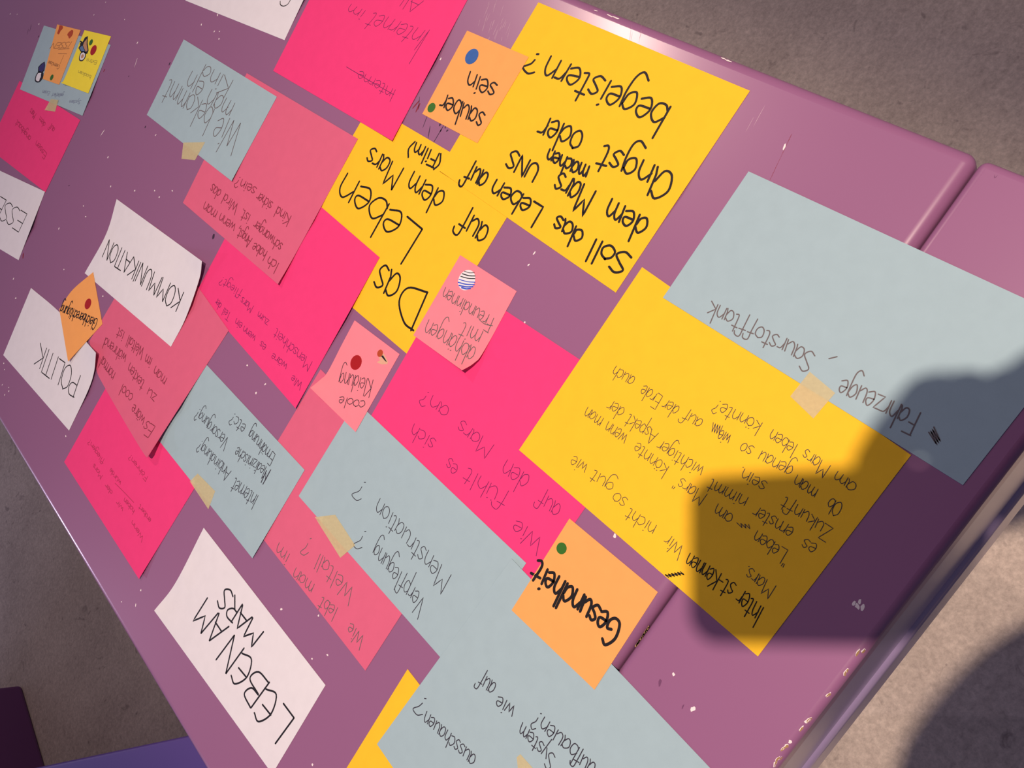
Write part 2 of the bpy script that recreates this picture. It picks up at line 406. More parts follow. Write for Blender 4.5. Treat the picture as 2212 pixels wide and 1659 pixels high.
g('h', .92, 'l.1,2 .05,0; c.06,.45 .36,.98 .66,.72 .66,0')
g('i', .40, 'l.12,1 .1,0; d.15,1.5')
g('k', .88, 'l.1,2 .05,0; l.66,1 .08,.42 .7,0')
g('l', .40, 'l.12,2 .1,0')
g('m', 1.3, 'l.05,1 .05,0; c.05,.5 .3,1 .52,.72 .52,0; c.52,.5 .8,1 1.02,.72 1.03,0')
g('n', .94, 'l.05,1 .05,0; c.05,.5 .4,1 .68,.72 .7,0')
g('o', .92, 'c.4,1 .1,.74 .1,.24 .4,0 .72,.3 .7,.78 .4,1')
g('p', .92, 'l.1,1 .05,-1; c.08,.68 .45,1 .74,.6 .54,.05 .1,.15')
g('r', .70, 'l.08,1 .06,0; c.07,.45 .26,.9 .58,.96')
g('s', .78, 'c.62,.84 .36,1 .1,.76 .35,.52 .6,.28 .34,0 .02,.12')
g('t', .70, 'c.3,1.75 .22,.35 .3,.02 .52,.1; l.02,1.12 .56,1.18')
g('u', .96, 'c.05,1 .08,.25 .34,0 .64,.35; l.7,1 .72,0')
g('v', .80, 'l.02,1 .3,0 .66,1')
g('w', 1.2, 'l.02,1 .26,0 .52,.85 .76,0 1.02,1')
g('x', .8, 'l.02,1 .62,0; l.62,1 0,0')
g('y', .85, 'l.02,1 .36,.1; l.7,1 .2,-.9')
g('z', .82, 'l.04,1 .64,1 .04,0 .68,.02')
for c_, b_ in (('ä', 'a'), ('ö', 'o'), ('ü', 'u')):
    GL[c_] = (GL[b_][0], GL[b_][1] + [('d', [(.25, 1.4)]), ('d', [(.55, 1.42)])])
g('ß', .9, 'c.06,-.2 .08,1.6 .4,2 .64,1.6 .34,1.1 .7,.6 .5,.05 .22,.1')
GL['α'] = (1.3, [(k, [(x * 1.3, y * 1.85) for x, y in p]) for k, p in GL['a'][1]])
g('A', 1.2, 'l0,0 .52,2 1.06,0; l.2,.7 .92,.7')
g('B', 1.1, 'l.1,2 .08,0; c.1,2 .72,1.85 .62,1.2 .15,1.06; c.15,1.06 .9,.9 .78,.18 .05,0')
g('D', 1.25, 'l.12,2 .08,0; c.0,1.92 .5,1.9 1.0,1.2 .85,.35 .1,0')
g('E', 1.0, 'l.85,2 .1,2 .08,0 .85,0; l.1,1.05 .7,1.05')
g('ε', 1.05, 'c.8,1.85 .4,1.95 .1,1 .42,.05 .95,.35; l.12,1.05 .7,1.1')
g('F', .95, 'l.12,2 .08,0; l.05,2 .85,2; l.1,1.1 .66,1.1')
g('G', 1.25, 'c.95,1.75 .55,2 .1,1.2 .2,.2 .65,.02 1,.4 .98,.9 .6,.85')
g('I', .40, 'l.14,2 .08,0')
g('K', 1.05, 'l.1,2 .06,0; l.88,2 .1,.95 .92,0')
g('L', 1.0, 'l.12,2 .08,0 .82,0')
g('M', 1.45, 'l.05,0 .18,2 .62,.9 1.08,2 1.2,0')
g('N', 1.15, 'l.05,0 .1,2 .85,0 .92,2')
g('O', 1.15, 'c.5,2 .1,1.5 .1,.5 .5,0 .95,.5 .92,1.5 .5,2')
g('P', 1.0, 'l.1,2 .06,0; c.0,1.95 .6,2 .85,1.5 .6,.95 .1,.9')
g('R', 1.1, 'l.1,2 .06,0; c.0,1.95 .6,2 .8,1.5 .5,1 .1,.95; l.3,.95 .92,0')
g('S', .95, 'c.85,1.75 .45,2 .1,1.55 .45,1.05 .8,.5 .45,0 .02,.2')
g('T', 1.0, 'l.48,2 .44,0; l0,2 .95,2')
g('U', 1.1, 'c.08,2 .1,.6 .45,0 .85,.5 .9,2')
g('V', 1.05, 'l.02,2 .45,0 .95,2')
g('W', 1.5, 'l.02,2 .35,0 .7,1.5 1.0,0 1.38,2')
g('Z', 1.05, 'l.05,2 .9,2 .05,0 .95,0')
g('?', .85, 'c.1,1.6 .35,1.95 .66,1.6 .4,1.05 .34,.55; d.3,0')
g('.', .4, 'd.1,0'); g(',', .45, 'l.2,.2 .05,-.35'); g('-', .7, 'l.05,.6 .55,.6')
g('(', .5, 'c.4,2.1 .1,1.1 .35,-.1'); g(')', .5, 'c.1,2.1 .4,1.1 .1,-.1')
g('"', .5, 'l.1,2 .08,1.6; l.3,2 .28,1.6'); g('/', .5, 'l.4,2 .05,-.2'); g(' ', .55, 'd-9,-9')
g('7', 1.0, 'l0,2 .85,2 .2,0'); g('5', 1.0, 'l.8,2 .15,2 .12,1.1; c.12,1.1 .6,1.3 .8,.6 .4,0 .02,.15')
g('#', 1.1, 'l0,0 .9,.5 .05,.6 1,1.2 .1,1.3 .9,1.9; l.3,0 .4,2; l.7,0 .75,2')

class Ink:
    def __init__(s): s.V = []; s.F = []
    def stroke(s, Q, w, z=0.10):
        Q = np.array(Q, float)
        if len(Q) < 2 or np.isnan(Q).any(): return
        d = np.linalg.norm(np.diff(Q, axis=0), axis=1); keep = np.concatenate([[True], d > 0.02]); Q = Q[keep]
        if len(Q) < 2: return
        t = np.gradient(Q, axis=0); t /= np.maximum(np.linalg.norm(t, axis=1), 1e-9)[:, None]
        nrm = np.stack([-t[:, 1], t[:, 0]], 1) * w / 2
        L_, R_ = Q + nrm, Q - nrm
        capA = [Q[0] - t[0] * w * .43 + nrm[0] * .5, Q[0] - t[0] * w * .43 - nrm[0] * .5]
        capB = [Q[-1] + t[-1] * w * .43 + nrm[-1] * .5, Q[-1] + t[-1] * w * .43 - nrm[-1] * .5]
        L_ = np.vstack([capA[0], L_, capB[0]]); R_ = np.vstack([capA[1], R_, capB[1]])
        n = len(L_); A = np.vstack([L_, R_])
        zz = np.maximum(sample(Hf, A), sample(Hf, np.vstack([np.vstack([Q[0], Q, Q[-1]])] * 2)) - 0.4) + z + rng.uniform(0, .015)
        P = lift(A, zz); o = len(s.V)
        s.V += [tuple(p) for p in P]
        s.F += [(o + k, o + n + k, o + n + k + 1, o + k + 1) for k in range(n - 1)]
    def poly(s, Q, z=0.10):
        Q = np.array(Q, float); P = lift(Q, sample(Hf, Q) + z); o = len(s.V)
        s.V += [tuple(p) for p in P]; s.F.append(tuple(range(o, o + len(Q))))
    def word(s, txt, p0, p1, up, w, jit=0.03):
        """p0, p1: mm ends of the base line; up: mm vector of one x-height"""
        adv = sum(GL[c][0] * .9 for c in txt) - .10
        d = (p1 - p0) / adv; x = 0
        for c in txt:
            a, st = GL[c]
            jy = rng.uniform(-jit, jit) * 2; js = 1 + rng.uniform(-jit, jit) * 1.5
            for k, pts in st:
                pts = np.array(pts)
                if c.islower() and c not in 'αε':
                    y = pts[:, 1]; pts[:, 1] = np.where(y < 0, y * 1.15, np.where(y < 1, y * 1.2, 1.2 + (y - 1) * .8))
                if k == 'd':
                    if pts[0, 0] < -1: continue
                    pts = np.array([[pts[0, 0] - .04, pts[0, 1] - .03], [pts[0, 0] + .04, pts[0, 1] + .03]])
                elif k == 'c': pts = crom(pts + rng.uniform(-jit, jit, pts.shape), 6)
                else:
                    pts = pts + rng.uniform(-jit, jit, pts.shape)
                    q = [pts[0]]
                    for i in range(1, len(pts)):
                        nseg = max(2, int(np.linalg.norm(pts[i] - pts[i - 1]) * 4))
                        q += [pts[i - 1] + (pts[i] - pts[i - 1]) * t for t in np.linspace(0, 1, nseg + 1)[1:]]
                        if i < len(pts) - 1: q.append(pts[i] + (pts[i] - pts[i - 1]) * .001)
                    pts = np.array(q)
                s.stroke(p0 + np.outer(pts[:, 0] + x, d) + np.outer(pts[:, 1] * js + jy, up), w)
            x += a * .9
    def build(s, parent, m, name='handwriting', label=None):
        o = obj(name, s.V, s.F, m, parent)
        if label: o['label'] = label
        return o

def crop(ox, oy, k): return lambda p: (ox + p[0] / k, oy + p[1] / k)
C1 = crop(0, 0, 3.95); C2 = crop(500, 0, 3.95); C3 = crop(1000, 0, 3.352); C5 = crop(0, 380, 3.95); C6 = crop(400, 380, 3.95); C7 = crop(860, 260, 3.456); C8 = crop(1400, 360, 2.719)
D1 = crop(0, 760, 3.95); D2 = crop(340, 780, 3.95); D3 = crop(640, 560, 3.456); D4 = crop(1100, 740, 3.456); D5 = crop(1400, 840, 2.719); D6 = crop(0, 1160, 3.324); D7 = crop(560, 1040, 2.68); D8 = crop(1000, 1060, 2.77)
E2 = crop(50, 40, 7.543); E4 = crop(780, 1400, 4.254)
def write(ink, fr, w, words, stem=None, units=2.0):
    """words: (text, start, end[, stem vector[, units]]) in the picture of the part 'fr'; a stem is the run of an upright of so many x-heights"""
    for t in words:
        st, un = (t[3] if len(t) > 3 else stem), (t[4] if len(t) > 4 else units)
        a, b = pl(fr(t[1]))[0], pl(fr(t[2]))[0]
        mid = ((t[1][0] + t[2][0]) / 2, (t[1][1] + t[2][1]) / 2)
        up = (pl(fr((mid[0] + st[0], mid[1] + st[1])))[0] - pl(fr(mid))[0]) / un
        if w < 1 and len(t[0]) > 1: b = a + (b - a) * .94
        ink.word(t[0], a, b, up, w)
def line(ink, fr, w, pts, curve=False):
    Q = pl([fr(p) for p in pts])
    ink.stroke(crom(Q, 6) if curve else np.vstack([np.linspace(Q[i], Q[i + 1], 8) for i in range(len(Q) - 1)]), w)
def hatch(ink, fr, w, a, b, c, n=7):
    """a scribble between a and b, swinging by the vector c"""
    pts = []
    for k in range(n):
        t = k / (n - 1); s_ = 1 if k % 2 else -1
        pts.append((a[0] + (b[0] - a[0]) * t + s_ * c[0], a[1] + (b[1] - a[1]) * t + s_ * c[1]))
    line(ink, fr, w, pts)
def dot(parent, c, rx, m, name='dot_sticker', label=None, ry=None, z=0.12):
    a = pl(c)[0]; r1 = np.linalg.norm(pl((c[0] + rx, c[1]))[0] - a); r2 = np.linalg.norm(pl((c[0], c[1] + (ry or rx * 1.25)))[0] - a)
    r = (r1 + r2) / 2; k = np.linspace(0, 2 * math.pi, 28, endpoint=False); n = 28
    ring = np.stack([np.cos(k), np.sin(k)], 1)
    Q = np.vstack([a] + [a + r * f * ring for f in (1, .75, .5, .25)])
    V = np.vstack([lift(Q, sample(Hf, Q) + z), lift(Q[1:n + 1], sample(Hf, Q[1:n + 1]) + .02)])
    F = [(0, 1 + 3 * n + i, 1 + 3 * n + (i + 1) % n) for i in range(n)]
    for q in range(3): F += [(1 + q * n + i, 1 + q * n + (i + 1) % n, 1 + (q + 1) * n + (i + 1) % n, 1 + (q + 1) * n + i) for i in range(n)]
    F += [(1 + i, 1 + 4 * n + i, 1 + 4 * n + (i + 1) % n, 1 + (i + 1) % n) for i in range(n)]
    o = obj(name, V, F, m, parent)
    if label: o['label'] = label
    return o
def patch(parent, px, m, name, z=0.12, smooth_n=0, label=None):
    Q = pl(px)
    if smooth_n: Q = crom(np.vstack([Q, Q[0]]), smooth_n)[:-1]
    zz = sample(Hf, Q); up, lo = lift(Q, zz + z), lift(Q, zz + .02); n = len(Q)
    o = obj(name, np.vstack([up, lo]), [list(range(n))] + [(i, i + n, (i + 1) % n + n, (i + 1) % n) for i in range(n)], m, parent)
    if label: o['label'] = label
    return o
def tape(px, label, lifts=()):
    return sheet('masking_tape', px, 'masking_tape', label, 'tape', 'masking tape strips holding the papers', lifts=lifts, step=1.5, gap=0.12, thick=0.08, drape=2)

def ext(a, b, L_):
    """a sheet with the short side a-b (pixels) that runs L_ mm away along the table"""
    A, B = pl(a)[0], pl(b)[0]; d = (B - A) / np.linalg.norm(B - A); n = np.array([-d[1], d[0]])
    if n[1] > 0: n = -n
    return [tuple(A), tuple(B), tuple(B + n * L_), tuple(A + n * L_)]
G_SHEET, G_CARD, G_NOTE = 'large coloured sheets on the table', 'long narrow cards on the table', 'square sticky notes'

# --- sheets at the far end (left side of the picture)
o = sheet('paper_card', [(-32, -765), (-14, -964), (-109, -972), (-127, -775)], 'white_paper', 'white card cut off by the top edge of the picture', 'card', G_CARD, mm=True, lifts=[(0, .5, 2.0, 40)])
k = Ink(); line(k, C2, .9, [(415, 10), (418, 40), (445, 52), (480, 35), (505, -5)], True); k.build(o, 'marker_ink')
o = sheet('paper_sheet', [(172, -1051), (270, -1046), (290, -1238), (190, -1243)], 'hot_pink_paper', 'hot pink sheet at the left edge, half under a small blue card', 'paper', G_SHEET, mm=True, lifts=[(0, .4, 1.5, 50)])
k = Ink(); write(k, C1, .8, [('Essen', (400, 1310), (310, 1190)), ('angebaut', (265, 1170), (140, 1010)), ('auf', (470, 1095), (430, 1050)), ('dem', (390, 1050), (345, 985)), ('Mars', (310, 970), (265, 920))], (-22, 50))
k.build(o, 'smudged_red')
o = sheet('paper_card', [(95, 55), (239, 97), (178, 250), (43, 193)], 'blue_paper', 'small grey-blue card carrying an orange and a lemon yellow sticky note, upper left', 'card', G_CARD, lifts=[(1, .7, 1.5, 40)])
k = Ink(); write(k, E2, .8, [('System', (945, 1330), (750, 1330))], (-25, 60)); k.build(o, 'faint_pencil'); k = Ink(); write(k, E2, .8, [('geliefert', (665, 1225), (470, 1215)), ('Essen', (440, 1190), (315, 1165))], (-25, 60))
k.build(o, 'faint_pencil')
o = sheet('sticky_note', [(123.6, 52.6), (174, 65), (127.6, 183), (92, 170.6)], 'orange_note', 'small orange sticky note with two rust red smudges beside the lemon yellow note', 'note', G_NOTE, step=2)
k = Ink(); write(k, E2, .9, [('ISSEN', (800, 375), (470, 400), (-60, 95)), ('Gemüse', (600, 760), (410, 680), (-20, 65))]); line(k, E2, .8, [(750, 490), (570, 500)]); line(k, E2, .8, [(710, 575), (570, 570)]); line(k, E2, .6, [(660, 600), (600, 740)])
k.build(o, 'faint_brown')
patch(o, [E2(p) for p in [(590, 110), (640, 120), (645, 160), (610, 200), (580, 255), (555, 240), (575, 180)]], 'sticker_rust', 'red_smudge', smooth_n=3)
patch(o, [E2(p) for p in [(790, 185), (815, 200), (800, 270), (750, 325), (735, 290), (718, 265), (745, 220)]], 'sticker_rust', 'red_smudge', smooth_n=3)
dot(o, E2((465, 960)), 3.2, 'sticker_green', ry=5.5, label='small green dot sticker')
def figure(o, pb, pf, face, body):
    patch(o, [E2(p) for p in pb[0]], 'sticker_black', 'figure_outline', .11)
    patch(o, [E2(p) for p in pf], 'sticker_black', 'figure_outline', .11, 4)
    for q, m in zip(pb[1:], body): patch(o, [E2(p) for p in q], m, 'figure_sticker', .15)
    c = np.mean(np.array(pf), 0)
    patch(o, [E2(tuple(c + (np.array(p) - c) * .76)) for p in pf], 'sticker_white', 'figure_sticker', .15, 4)
    patch(o, [E2(tuple(c + (np.array(p) - c) * .4)) for p in pf], face, 'figure_sticker', .19, 4)
figure(o, [[(290, 740), (350, 700), (358, 760), (345, 850), (300, 890), (240, 870), (245, 790)], [(300, 750), (345, 715), (350, 770), (335, 840), (300, 870), (255, 850), (258, 790)]],
       [(300, 865), (330, 890), (318, 970), (275, 1030), (225, 1043), (190, 1010), (205, 930), (245, 870)], 'sticker_white', ['sticker_navy'])
o = sheet('sticky_note', [(182.6, 65), (239.6, 78.4), (190.5, 201.7), (131.5, 179)], 'lemon_note', 'lemon yellow sticky note with a green and a red dot, upper left', 'note', G_NOTE, sides={3: [(141, 166)]}, lifts=[(0, 1, 4, 30)], step=2)
k = Ink(); write(k, E2, .7, [('Extra', (1210, 690), (1030, 650)), ('backen', (1110, 930), (890, 835))], (-18, 60)); k.build(o, 'faint_olive')
dot(o, E2((1105, 388)), 3.4, 'sticker_green', ry=6, label='small green dot sticker'); dot(o, E2((1145, 515)), 5.6, 'sticker_red', ry=10, label='large red dot sticker')
figure(o, [[(1055, 285), (1050, 400), (1065, 520), (1040, 580), (1000, 560), (940, 545), (900, 480), (930, 430), (910, 400), (930, 360), (970, 380), (1005, 310)], [(1040, 330), (1035, 420), (1050, 520), (1020, 545), (975, 440), (990, 390)], [(965, 440), (1005, 535), (950, 530), (915, 480)]],
       [(985, 530), (1020, 560), (1015, 630), (970, 690), (920, 690), (910, 640), (935, 560)], 'sticker_skin', ['sticker_skin', 'sticker_denim'])
tape([(110, 214), (126, 216), (119, 241), (96, 238)], 'cream tape holding the small grey-blue card to the hot pink sheet, upper left', lifts=[(0, 1, 3, 10)])
A, B = (97, 414), (40, 562)
o = sheet('paper_card', ext(A, B, 197), 'white_paper', 'white card at the left edge with the word ESSEN cut off', 'card', G_CARD, mm=True, lifts=[(.5, 0, 2.5, 40)])
k = Ink(); write(k, C5, 1.1, [('ESSEN', (238, 328), (-62, 140))], (-72, 150)); k.build(o, 'marker_ink')

# --- pink stack on the left
o = sheet('paper_sheet', [(463, -748), (463, -557), (315, -553), (315, -746)], 'hot_pink_paper', 'hot pink sheet with smudged lines at the lower left table edge', 'paper', G_SHEET, mm=True, lifts=[(1, 0, 2, 60)])
k = Ink(); write(k, D1, .6, [('Wenn', (1225, 1585), (1125, 1425)), ('wir', (1055, 1335), (1000, 1260)), ('der', (960, 1195), (905, 1110)), ('Mars', (875, 1055), (800, 945)), ('erobert', (1290, 1430), (1190, 1290)), ('haben', (1150, 1350), (1060, 1235)), ('würde', (1035, 1110), (940, 980)), ('fliegen?', (890, 930), (755, 730))], (-18, 42)); line(k, D1, .6, [(1140, 1285), (1060, 1200), (980, 1120)], True)
k.build(o, 'smudged_red')
k = Ink(); write(k, D1, .6, [('Fähren?', (1262, 1065), (1100, 860))], (-18, 42)); k.build(o, 'smudged_red')
o = sheet('paper_sheet', [tuple(pl((800, 227))[0]), tuple(pl((1126, 419))[0]), tuple(pl((902, 784))[0]), (129, -607)], 'yellow_paper', 'yellow sheet reading Das Leben auf dem Mars (Film), half under pink sheets', 'paper', G_SHEET, mm=True)
k = Ink()
write(k, C6, 1.75, [('D', (2082, 1012), (1895, 880), (-140, 325)), ('as', (1860, 870), (1680, 745), (-75, 185), 1.2), ('Leben', (2040, 458), (1385, -30), (-165, 295))])
k.build(o, 'marker_ink'); k = Ink()
write(k, C7, 1.65, [('auf', (685, 812), (510, 655), (-95, 190))]); k.build(o, 'marker_ink'); k = Ink()
write(k, C7, 1.65, [('dem', (362, 552), (115, 385), (-85, 190))])
write(k, C2, 1.65, [('Mars', (1475, 1435), (1200, 1255), (-90, 190)), ('(Film)', (1812, 1330), (1545, 1200), (-52, 125))])
k.build(o, 'marker_ink')
o = sheet('paper_sheet', [(187.5, -494), (332, -494), (334, -295), (190, -296)], 'light_pink_paper', 'light pink sheet asking how one lives in space, between two blue cards', 'paper', G_SHEET, mm=True)
k = Ink(); write(k, D7, .6, [('Wie', (614, 900), (525, 810)), ('lebt', (456, 735), (360, 660)), ('man', (322, 597), (205, 490)), ('im', (180, 425), (110, 350)), ('Weltall', (555, 625), (335, 395), (-38, 95)), ('?', (325, 330), (265, 330), (-35, 95))], (-34, 78))
k.build(o, 'pencil_grey')
o = sheet('paper_sheet', [tuple(pl((820, 556))[0]), tuple(pl((638, 882))[0]), tuple(pl((423, 634))[0]), (73, -698)], 'hot_pink_paper', 'hot pink sheet about mankind flying to Mars, tucked under the creased light pink sheet', 'paper', G_SHEET, mm=True, lifts=[(.4, 0, 2.5, 60), (1, 0, 2.0, 40)])
k = Ink(); write(k, D2, .5, [('Wie', (1242, 185), (1150, 115))], (-26, 62)); write(k, C6, .5, [('wäre', (875, 1610), (745, 1500)), ('es', (695, 1450), (650, 1400)), ('wenn ein', (605, 1365), (430, 1205)), ('Teil', (392, 1175), (330, 1115)), ('der', (312, 1095), (270, 1035)), ('Menschheit', (1085, 1590), (760, 1280), (-36, 85)), ('zum', (720, 1235), (625, 1150)), ('Mars', (585, 1110), (485, 1025)), ('fliegt?', (490, 985), (300, 850))], (-28, 66))
k.build(o, 'violet_pen')
o = sheet('paper_sheet', [(533, 158), (773, 300), (600, 614), (395, 438)], 'light_pink_paper', 'creased light pink sheet about being afraid of pregnancy, under a taped blue card', 'paper', G_SHEET, sides={1: [(640, 545)]}, lifts=[(1, 1, 3.5, 50), (0, 1, 2.5, 45), (1, .55, 1.2, 30), (.45, .75, 1.0, 18), (.6, .45, .8, 22)], step=2.5)
k = Ink(); write(k, C6, .9, [('Ich', (802, 745), (715, 680)), ('habe', (702, 645), (588, 560)), ('Angst,', (572, 535), (455, 430)), ('wenn', (435, 415), (300, 310)), ('man', (280, 300), (165, 215)), ('schwanger', (835, 580), (592, 360)), ('ist.', (560, 335), (488, 272)), ('Wird', (460, 245), (335, 140)), ('das', (312, 125), (232, 62)), ('Kind', (905, 345), (785, 250)), ('sicher', (752, 225), (622, 130)), ('sein?', (612, 105), (440, -5))], (-38, 88))
k.build(o, 'pencil_on_pink')
o = sheet('paper_card', [(397, 85), (598, 209), (500, 391), (317, 248)], 'blue_paper', 'grey-blue card asking how to have a child, taped over the creased pink sheet', 'card', G_CARD, lifts=[(1, 1, 1.5, 40)])
k = Ink(); write(k, C1, .85, [('Wie', (2085, 1050), (1860, 990), (-110, 265)), ('bekommt', (1835, 930), (1430, 655), (-95, 215)), ('man', (2010, 880), (1795, 745)), ('ein', (1755, 715), (1630, 600)), ('Kind', (1990, 690), (1740, 535), (-72, 150))], (-90, 190))
k.build(o, 'pencil_grey')
tape([(396, 308), (443, 307), (421, 346), (392, 343)], 'cream tape on the lower edge of the card asking how to have a child')
o = sheet('paper_card', ext((658, 1015), (545, 1206), 197), 'blue_paper', 'pale blue card asking about internet, medical care and food, taped over hot pink paper', 'card', G_CARD, mm=True, lifts=[(.9, .1, 2.5, 60)])
k = Ink(); write(k, D2, .65, [('Internet', (862, 1150), (655, 985), (-55, 125)), ('Anbindung?', (630, 935), (355, 655)), ('Medizinische', (968, 930), (668, 720)), ('Versorgung?', (612, 665), (335, 385)), ('Ernährung', (1008, 800), (790, 560)), ('etc?', (760, 550), (640, 430))], (-46, 100))
line(k, D2, 1.0, [(965, 930), (900, 1050)]); line(k, D2, 1.0, [(930, 935), (885, 1035)])
k.build(o, 'pen_ink')
tape([(427, 1023), (464.6, 1061), (450, 1100), (410, 1040)], 'cream tape at the left corner of the internet card', lifts=[(0, 1, 4, 10)])
o = sheet('paper_sheet', [tuple(pl((494, 714))[0]), tuple(pl((322, 982))[0]), tuple(pl((193, 737))[0]), (201, -805)], 'light_pink_paper', 'light pink sheet with a drooping curled corner, partly under the KOMMUNIKATION card', 'paper', G_SHEET, mm=True, sides={1: [(308, 976), (224, 833), (207, 795)]}, lifts=[(1, 0, 9, 60), (.62, 0, 3, 50), (1, .5, 2, 30)], step=2.5)
k = Ink(); write(k, D1, .9, [('Es', (1330, 640), (1250, 585), (-60, 95)), ('wäre', (1240, 565), (1140, 430)), ('cool', (1140, 370), (1040, 265)), ('normal', (985, 180), (870, 25)), ('zu', (1340, 375), (1270, 300)), ('texten', (1235, 255), (1105, 80)), ('man', (1425, 225), (1325, 110))], (-38, 90)); write(k, C5, .9, [('während', (1085, 1525), (890, 1365)), ('im', (1300, 1560), (1250, 1515)), ('Weltall', (1232, 1475), (1090, 1350)), ('ist', (1065, 1330), (1010, 1290))], (-30, 95))
k.build(o, 'pencil_on_pink')
o = sheet('paper_card', [(67, 622), (207, 762), (149, 930), (7, 767)], 'white_paper', 'white card reading POLITIK at the left table edge', 'card', G_CARD, sides={0: [(130, 676)], 1: [(203, 803), (189, 846)]}, lifts=[(1, 0, 6, 50), (1, .5, 2, 35)], step=2.5)
k = Ink(); write(k, D1, 1.2, [('POLITIK', (690, 200), (350, -75))], (-60, 190)); k.build(o, 'marker_ink')
o = sheet('paper_card', [(252, 430), (436, 564), (369, 749), (183, 590)], 'white_paper', 'white card reading KOMMUNIKATION with a lifted right corner', 'card', G_CARD, sides={1: [(430, 604), (400, 689)], 3: [(229, 506)]}, lifts=[(1, 0, 8, 60), (1, .5, 3, 40), (0, .6, 2.5, 35)], step=2.5)
k = Ink(); write(k, C5, 1.2, [('KOMMUNIKATION', (1572, 995), (930, 540))], (-62, 160)); k.build(o, 'marker_ink')
o = sheet('sticky_note', [(201, 588), (221, 700), (147, 781), (128, 668)], 'orange_note', 'orange sticky note with a red dot set like a diamond beside POLITIK', 'note', G_NOTE, sides={3: [(156, 627)]}, lifts=[(1, 1, 3, 40)], step=2)
k = Ink(); write(k, C5, 1.15, [('Gleichberechtigung', (838, 1222), (530, 1095))], (-32, 95)); k.build(o, 'marker_ink')
dot(o, C5((750, 1092)), 6.2, 'sticker_red', ry=11.5, label='red dot sticker')

# --- middle and right
o = sheet('paper_sheet', [tuple(pl((590, 153))[0]), tuple(pl((847, 304))[0]), (-154, -568), (-149, -765)], 'hot_pink_paper', 'hot pink sheet with one crossed-out word, cut off by the top edge of the picture', 'paper', G_SHEET, mm=True, lifts=[(1, .5, 2, 60), (1, 0, 1.5, 50)])
k = Ink(); write(k, C2, .5, [('Internet', (1690, 270), (1190, 90), (-110, 150)), ('im', (1150, 95), (1010, 30), (-60, 95)), ('Interne', (1405, 770), (1080, 590), (-45, 100)), ('All', (1640, 10), (1480, -60), (-70, 110))])
line(k, C2, .5, [(980, 570), (1180, 690), (1385, 808)]); line(k, C2, .5, [(1690, 255), (1515, 545)])
k.build(o, 'violet_pen')
o = sheet('paper_sheet', [(1163, 5), (1620, 196), (1330, 632), (948, 368)], 'yellow_paper', 'large yellow sheet with bold black question ending in begeistern?', 'paper', G_SHEET, lifts=[(0, 1, 2.2, 25), (1, .5, .8, 50)])
k = Ink()
write(k, C3, 1.75, [('begeistern', (1508, 772), (632, 402), (-112, 220)), ('?', (585, 415), (485, 372), (-65, 150)), ('oder', (885, 968), (590, 842), (-85, 200))])
write(k, C7, 1.75, [('αngst', (2082, 402), (1545, 178), (-90, 215)), ('dem', (1882, 745), (1590, 590), (-80, 200)), ('Mars', (1480, 535), (1215, 388), (-85, 185)), ('UNS', (1068, 342), (862, 218), (-60, 125)), ('machen', (1430, 346), (1130, 212), (-45, 125)), ('Soll', (1750, 1010), (1462, 878), (-78, 158)), ('das', (1395, 830), (1195, 700), (-60, 152)), ('Leben', (1092, 645), (730, 440), (-80, 150)), ('auf', (682, 405), (540, 318), (-80, 165))])
k.build(o, 'marker_ink')
o = sheet('sticky_note', [(1009, 66), (1142, 123), (1031, 309), (912, 246)], 'orange_note', 'orange sticky note reading sauber sein with a blue and a green dot', 'note', G_NOTE, step=2)
k = Ink(); write(k, C3, 1.5, [('sein', (255, 608), (48, 520))], (-48, 150)); write(k, C2, 1.5, [('sauber', (2170, 965), (1810, 800))], (-60, 185)); k.build(o, 'marker_ink')
dot(o, (1019, 122), 13.5, 'sticker_blue', ry=16, label='large blue dot sticker'); dot(o, (932, 232.5), 8, 'sticker_green', ry=10, label='small green dot sticker')
o = sheet('paper_sheet', [(57, -425), (49, -222), (197, -222), (205, -419)], 'hot_pink_paper', 'hot pink sheet asking how Mars feels, between the yellow sheet and a long blue card', 'paper', G_SHEET, mm=True)
k = Ink(); write(k, D4, .5, [('Wie', (262, 1470), (45, 1310), (-60, 120)), ('auf', (392, 1225), (240, 1090), (-60, 130))]); write(k, D3, .5, [('den', (1755, 1620), (1560, 1485), (-70, 150)), ('Mars', (1475, 1390), (1225, 1185), (-60, 110)), ('an?', (1150, 1120), (945, 960)), ('es', (1215, 1545), (1140, 1475)), ('sich', (1048, 1355), (870, 1215))], (-50, 110)); write(k, D7, .5, [('fühlt', (1450, 85), (1200, -95), (-45, 95))])
k.build(o, 'violet_pen')
o = sheet('sticky_note', [(994, 551), (1116, 629), (998, 800), (893, 724)], 'pink_note', 'pale pink sticky note with a blue striped round sticker', 'note', G_NOTE, sides={1: [(1046, 757), (1024, 784)]}, lifts=[(1, 1, 9, 38), (.5, 1, 2.5, 30)], step=1.5)
k = Ink(); write(k, D3, .7, [('abhängen', (1348, 670), (968, 435), (-58, 140)), ('mit', (1395, 545), (1240, 465)), ('Freundinnen', (1480, 440), (1090, 195), (-45, 110))], (-55, 130)); line(k, D3, .6, [(1370, 455), (1410, 485), (1465, 497)], True)
k.build(o, 'pencil_grey')
d_ = dot(o, (1008, 605), 19, 'sticker_white', 'striped_sticker', ry=21, label='white round sticker with blue and black stripes')
